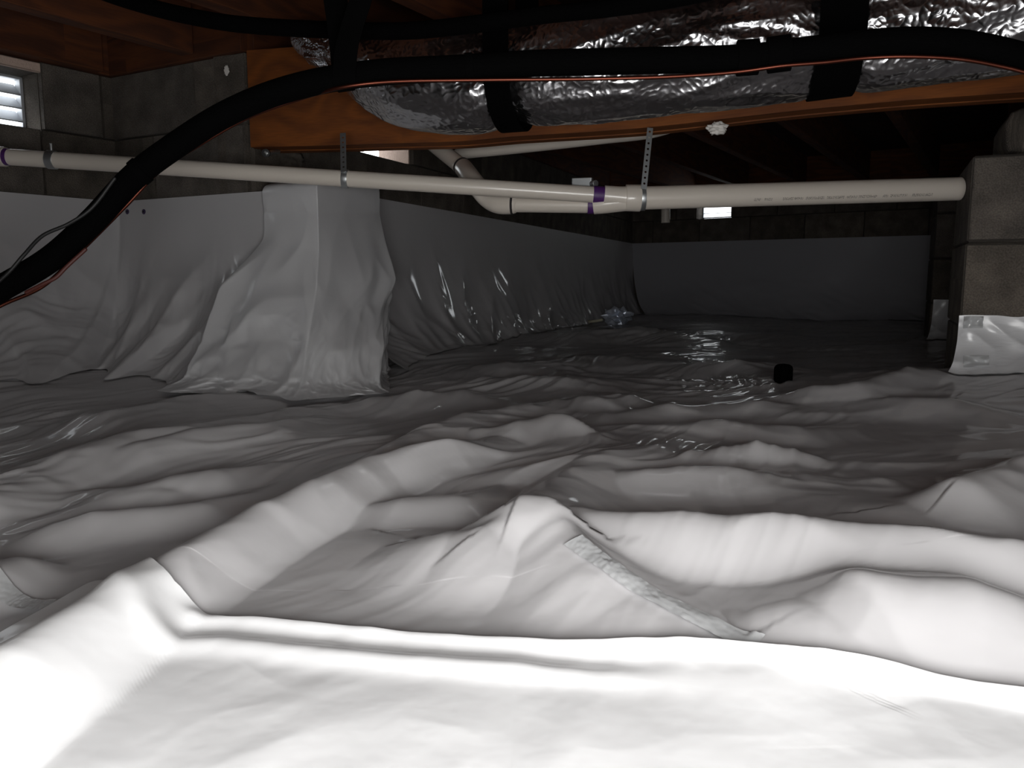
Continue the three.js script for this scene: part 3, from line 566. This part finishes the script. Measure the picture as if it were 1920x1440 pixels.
{
  const t = thing('drain_pipe', 'thick white plastic drain pipe running from the wye fitting to the block pier', 'pipe', wyeB.clone());
  const printed = M.pvc.clone(); printed.map = data(1024, 128, (u, v, x, y) => {
    const row = Math.abs(v - 0.5) < 0.022, word = n2(u * 26, 4) > -0.45 && u > 0.33 && u < 0.9, mark = row && word && (n2(u * 320, v * 50) > 0.05), k = mark ? 0.68 : 1; return [k, k, k];
  }, true); printed.map.wrapS = printed.map.wrapT = THREE.ClampToEdgeWrapping;
  const L = wyeB.distanceTo(mainB), g = spin(wyeB, mainB, [[0, RM], [L, RM]], 48), uv = g.attributes.uv, p = g.attributes.position, rel = new THREE.Vector3(), sideV = new THREE.Vector3().crossVectors(mainDir, UP).normalize();
  for (let i = 0; i < p.count; i++) { rel.fromBufferAttribute(p, i).sub(wyeB); const s = rel.dot(mainDir), w = rel.clone().addScaledVector(mainDir, -s), an = Math.atan2(w.y, w.dot(sideV)); uv.setXY(i, s / L, 0.5 + (an + 0.55) / Math.PI / 2); }
  part('pipe', g, printed, t, 'pipe with a faint printed line');
  const hub = at(1172, 371, PD);
  part('hub', spin(hub, wyeB, [[0, RM - 0.004], [0.002, RM + 0.006], [hub.distanceTo(wyeB), RM + 0.007], [hub.distanceTo(wyeB) + 0.003, RM]], 40), M.pvc, t);
  part('wye_fitting', [spin(at(1132, 366.5, PD), at(1180, 371, PD), [[0, 0.0295], [0.001, 0.036], [0.05, 0.037], [0.095, RM]], 40), spin(at(1112, 384.3, PD + 0.02), at(1180, 376, PD), [[0, 0.030], [0.001, 0.034], [0.05, 0.036], [0.13, 0.036]], 40)], M.pvc, t);
  part('primer_ring', spin(at(1112, 365.2, PD), at(1133, 366.5, PD), [[0, 0.0297], [0.001, 0.032], [0.041, 0.032], [0.042, 0.0295]], 36), M.primer, t, 'purple primer ring');
  part('primer_ring', spin(at(1101, 384.5, PD + 0.03), at(1113, 384.2, PD + 0.03), [[0, 0.0297], [0.001, 0.032], [0.023, 0.032], [0.024, 0.03]], 36), M.primer, t, 'purple primer ring');
}
{
  const t = thing('drain_pipe', 'white plastic branch pipe with two elbows dropping from behind the beam to the wye fitting', 'pipe', at(900, 340, 3.12));
  const p = [at(780, 245, 3.75), at(868, 314, 3.34), at(915, 372, 3.1), at(958, 383, 3.05), at(1108, 384.5, 3.0)];
  part('pipe', rod(p[0], p[1], 0.033), M.pvc, t); part('pipe', rod(p[3], p[4], 0.0295), M.pvc, t);
  part('elbow', [tube([p[1].clone().lerp(p[0], 0.03), p[1], at(894, 348, 3.12), p[2], at(935, 382, 3.07), p[3]], 0.0375, 60, 24)], M.pvc, t);
  const d1 = p[1].clone().sub(p[0]).normalize(); part('joint_ring', spin(p[1].clone().addScaledVector(d1, -0.012), p[1].clone().addScaledVector(d1, 0.004), [[0, 0.033], [0.001, 0.0385], [0.015, 0.0385], [0.016, 0.033]], 36), M.gap, t, 'dark joint ring');
  const d2 = p[4].clone().sub(p[3]).normalize(); part('joint_ring', spin(p[3].clone(), p[3].clone().addScaledVector(d2, 0.01), [[0, 0.0295], [0.001, 0.038], [0.009, 0.038], [0.01, 0.0295]], 36), M.gap, t, 'dark joint ring');
  const h0 = p[0].clone().addScaledVector(d1, 0.02), h1 = p[0].clone().addScaledVector(d1, 0.115); part('coupling', spin(h0, h1, [[0, 0.033], [0.001, 0.0385], [0.094, 0.0385], [0.095, 0.033]], 36), M.pvc, t);
}
single('drain_pipe', tube([at(860, 288, 3.95), at(980, 276, 3.85), at(1130, 259, 3.75), at(1230, 246, 3.7), at(1300, 222, 3.7)], 0.027, 60, 20), M.pvc, 'slim white plastic pipe tucked up along the underside of the beam', 'pipe');
single('pipe_stub', rod(at(1248, 360, 6.6), at(1248, 418, 6.6), 0.036), M.pvc, 'short pale pipe stub hanging behind the thick drain pipe', 'pipe');
// ------------------------------------------------------------------ perforated steel hangers
function hanger(top, bottom, r, side, label, axis) {
  const t = thing('pipe_hanger', label, 'hanger', bottom.clone()), L = top.distanceTo(bottom), w = 0.021, s = new THREE.Shape([[-w / 2, 0], [w / 2, 0], [w / 2, L], [-w / 2, L]].map((q) => new THREE.Vector2(...q)));
  for (let y = 0.02; y < L - 0.01; y += 0.021) { const h = new THREE.Path(); h.absarc(0, y, 0.0042, 0, Math.PI * 2, true); s.holes.push(h); }
  const g = new THREE.ExtrudeGeometry(s, { depth: 0.002, bevelEnabled: false, curveSegments: 5 });
  g.applyQuaternion(new THREE.Quaternion().setFromUnitVectors(UP, top.clone().sub(bottom).normalize())); g.translate(bottom.x, bottom.y, bottom.z);
  part('perforated_strip', g, M.zinc, t);
  const c = axis, dir = side.clone().normalize();
  part('loop', spin(c.clone().addScaledVector(dir, -w / 2), c.clone().addScaledVector(dir, w / 2), [[0, r + 0.0008], [0, r + 0.004], [w, r + 0.004], [w, r + 0.0008]], 30), M.zinc, t);
}
const onLine = (a, b, px) => { let lo = 0, hi = 1; for (let i = 0; i < 40; i++) { const m = (lo + hi) / 2, p = a.clone().lerp(b, m); if (p.x / -p.z < ray(px, 340)[0]) lo = m; else hi = m; } return a.clone().lerp(b, lo); };
const axis1 = onLine(at(-130, 285, 3.02), at(1121, 365.6, PD), 648), axis2 = onLine(wyeB, mainB, 1204), above = (p, r) => p.clone().add(new THREE.Vector3(0, r * 0.6, r * 0.85));
const hDir = at(1128, 366, PD).sub(at(-130, 285, 3.02)).normalize();
hanger(at(643, 250, 3.02), above(axis1, 0.034), 0.0295, hDir, 'perforated steel strip hanging the thin drain pipe from the left end of the beam', axis1);
hanger(at(1219, 240, 2.95), above(axis2, 0.046), RM, mainDir, 'perforated steel strip hanging the thick drain pipe at the wye fitting', axis2);

// ------------------------------------------------------------------ small things
single('metal_bracket', [(() => { const g = box(0.075, 0.036, 0.03, 0.003); const p = at(1092, 343, 3.0); g.rotateY(-0.3); g.translate(p.x, p.y, p.z); return g; })(), (() => { const p = at(1110, 345, 2.98); return rod(p, p.clone().add(new THREE.Vector3(0.012, 0, 0.02)), 0.012, 14); })()], M.zinc, 'small metal bracket sitting on the thin drain pipe just left of the wye', 'bracket');
function lump(p, r, sq, seed, n = 26) { const g = new THREE.SphereGeometry(1, n, n), a = g.attributes.position, v = new THREE.Vector3(); for (let i = 0; i < a.count; i++) { v.fromBufferAttribute(a, i); v.multiplyScalar(r * (1 + 0.3 * n3(v.x * 1.6 + seed, v.y * 1.6, v.z * 1.6) + 0.12 * n3(v.x * 4, v.y * 4 + seed, v.z * 4))); a.setXYZ(i, v.x * sq[0] + p.x, v.y * sq[1] + p.y, v.z * sq[2] + p.z); } g.computeVertexNormals(); return g; }
single('foam_blob', lump(at(1345, 241, 2.95), 0.026, [1.3, 0.8, 1], 4), M.white, 'white foam blob squeezed out under the beam above the thick pipe', 'foam');
single('paper_scrap', lump(at(425, 132, 3.42), 0.012, [0.8, 1.5, 0.3], 9), M.white, 'tiny pale scrap stuck to the rim board above the left wall', 'scrap');
single('mortar_lump', lump(at(542, 296, 3.62), 0.05, [1.1, 1.1, 0.7], 15), M.block3, 'grey lump of mortar on the wall under the beam end', 'mortar');
{ const a = at(498, 287, 3.2), b = at(522, 284, 3.5), t = thing('anchor_bolt', 'short bolt sticking out of the wall under the beam end', 'bolt', a.clone()); part('shank', rod(a, b, 0.009, 14), M.zinc, t); part('head', rod(a, a.clone().lerp(b, 0.08), 0.016, 14), M.black, t); }
for (const [px, label] of [[238, 'left of two dark push pins fixing the wall sheet in the corner'], [269, 'right of two dark push pins fixing the wall sheet in the corner']]) {
  const [A, B] = px < 230 ? [P0, P1] : [P1, P2], n = inward(A, B), off = (P, o) => [P[0] + n[0] * o, P[1] + n[1] * o], q = along(off(A, 0.034), off(B, 0.034), wallT(off(A, 0.034), off(B, 0.034), px));
  const b = at(px, 397, q[1]), a = b.clone().add(new THREE.Vector3(-n[0] * 0.02, 0, n[1] * 0.02));
  const t = thing('push_pin', label, 'pin', a.clone()); part('disc', rod(a.clone().lerp(b, 0.5), b, 0.012, 16), M.purple, t); part('shank', rod(a, b.clone().lerp(a, -0.2), 0.004, 8), M.black, t);
}
// strips of tape on the sheets
function tapeStrip(pix, width, label, lift = 0.006) {
  const pts = pix.map(([px, py]) => groundAtPixel(px, py)), c = new THREE.CatmullRomCurve3(pts, false, 'centripetal');
  return single('seam_tape', surface(90, 10, (u, v) => { const p = c.getPoint(u), t = c.getTangent(u), s = new THREE.Vector3(-t.z, 0, t.x).normalize(); p.addScaledVector(s, (v - 0.5) * width); p.y = ground(p.x, -p.z) + lift + 0.0012 * crease(n2(u * 14, v * 2)); p.u = u * 3; p.v = v; return p; }), M.tape, label, 'tape');
}
tapeStrip([[1075, 1020], [1130, 1058], [1200, 1108], [1300, 1160], [1420, 1218]], 0.032, 'shiny clear tape strip down the fold in the middle of the ground sheet');
tapeStrip([[-60, 1112], [30, 1128], [100, 1141]], 0.03, 'pale tape strip on the ground sheet at the left edge');
// litter in the dark by the far corner
{
  const p = groundAtPixel(1158, 606); p.y += 0.07;
  single('plastic_bag', (() => { const g = new THREE.IcosahedronGeometry(1, 4), a = g.attributes.position, v = new THREE.Vector3(); for (let i = 0; i < a.count; i++) { v.fromBufferAttribute(a, i); const k = 0.8 + 1.1 * crease(n3(v.x * 0.9 + 3, v.y * 0.9, v.z * 0.9)) + 0.2 * n3(v.x * 1.6, v.y * 1.6, v.z * 1.6 + 6); a.setXYZ(i, p.x + v.x * 0.115 * k, p.y + v.y * 0.075 * k, p.z + v.z * 0.1 * k); } g.computeVertexNormals(); return g; })(), M.blue, 'crumpled bluish clear plastic bag lying by the far corner', 'bag');
  const c = groundAtPixel(1122, 596); c.y += 0.05; single('paper_wad', lump(c, 0.035, [1.5, 1, 1], 21), M.paper, 'small yellowish wad lying in the dark left of the crumpled bag', 'litter');
  single('cord', tube([[1028, 596], [1045, 606], [1080, 603], [1098, 607], [1116, 606], [1128, 604]].map(([x, y]) => { const w = groundAtPixel(x, y); w.y += 0.02; return w; }), 0.013, 60, 8), M.paper, 'pale cord lying on the ground sheet left of the crumpled bag', 'cord');
  const r0 = groundAtPixel(1468, 716); single('dark_block', (() => { const g = box(0.06, 0.075, 0.06, 0.02, 3); g.rotateY(0.5); g.translate(r0.x, r0.y + 0.03, r0.z); return g; })(), M.strap, 'small dark block standing on the ground sheet left of the piers', 'block');
}
const GROUPS = {'foundation_vent': 'foundation vents in the block walls', 'block_pier': 'concrete block piers', 'duct_strap': 'black straps round the foil duct', 'pipe_strap': 'black straps at the left end of the duct', 'pipe_hanger': 'perforated steel pipe hangers', 'push_pin': 'push pins in the wall sheet', 'wall_sheet': 'plastic sheets hung on the walls', 'pier_sheet': 'plastic sheets round the piers', 'tape_patch': 'tape patches on the pier sheet', 'seam_tape': 'tape strips on the ground sheet', 'drain_pipe': 'white plastic drain pipes', 'control_wire': 'wires on the insulated line'};
for (const o of scene.children) { const g = GROUPS[o.name.replace(/_\d{3}$/, '')]; if (g) o.userData.group = g; }
scene.traverse((o) => { delete o.base; });
renderer.render(scene, camera);
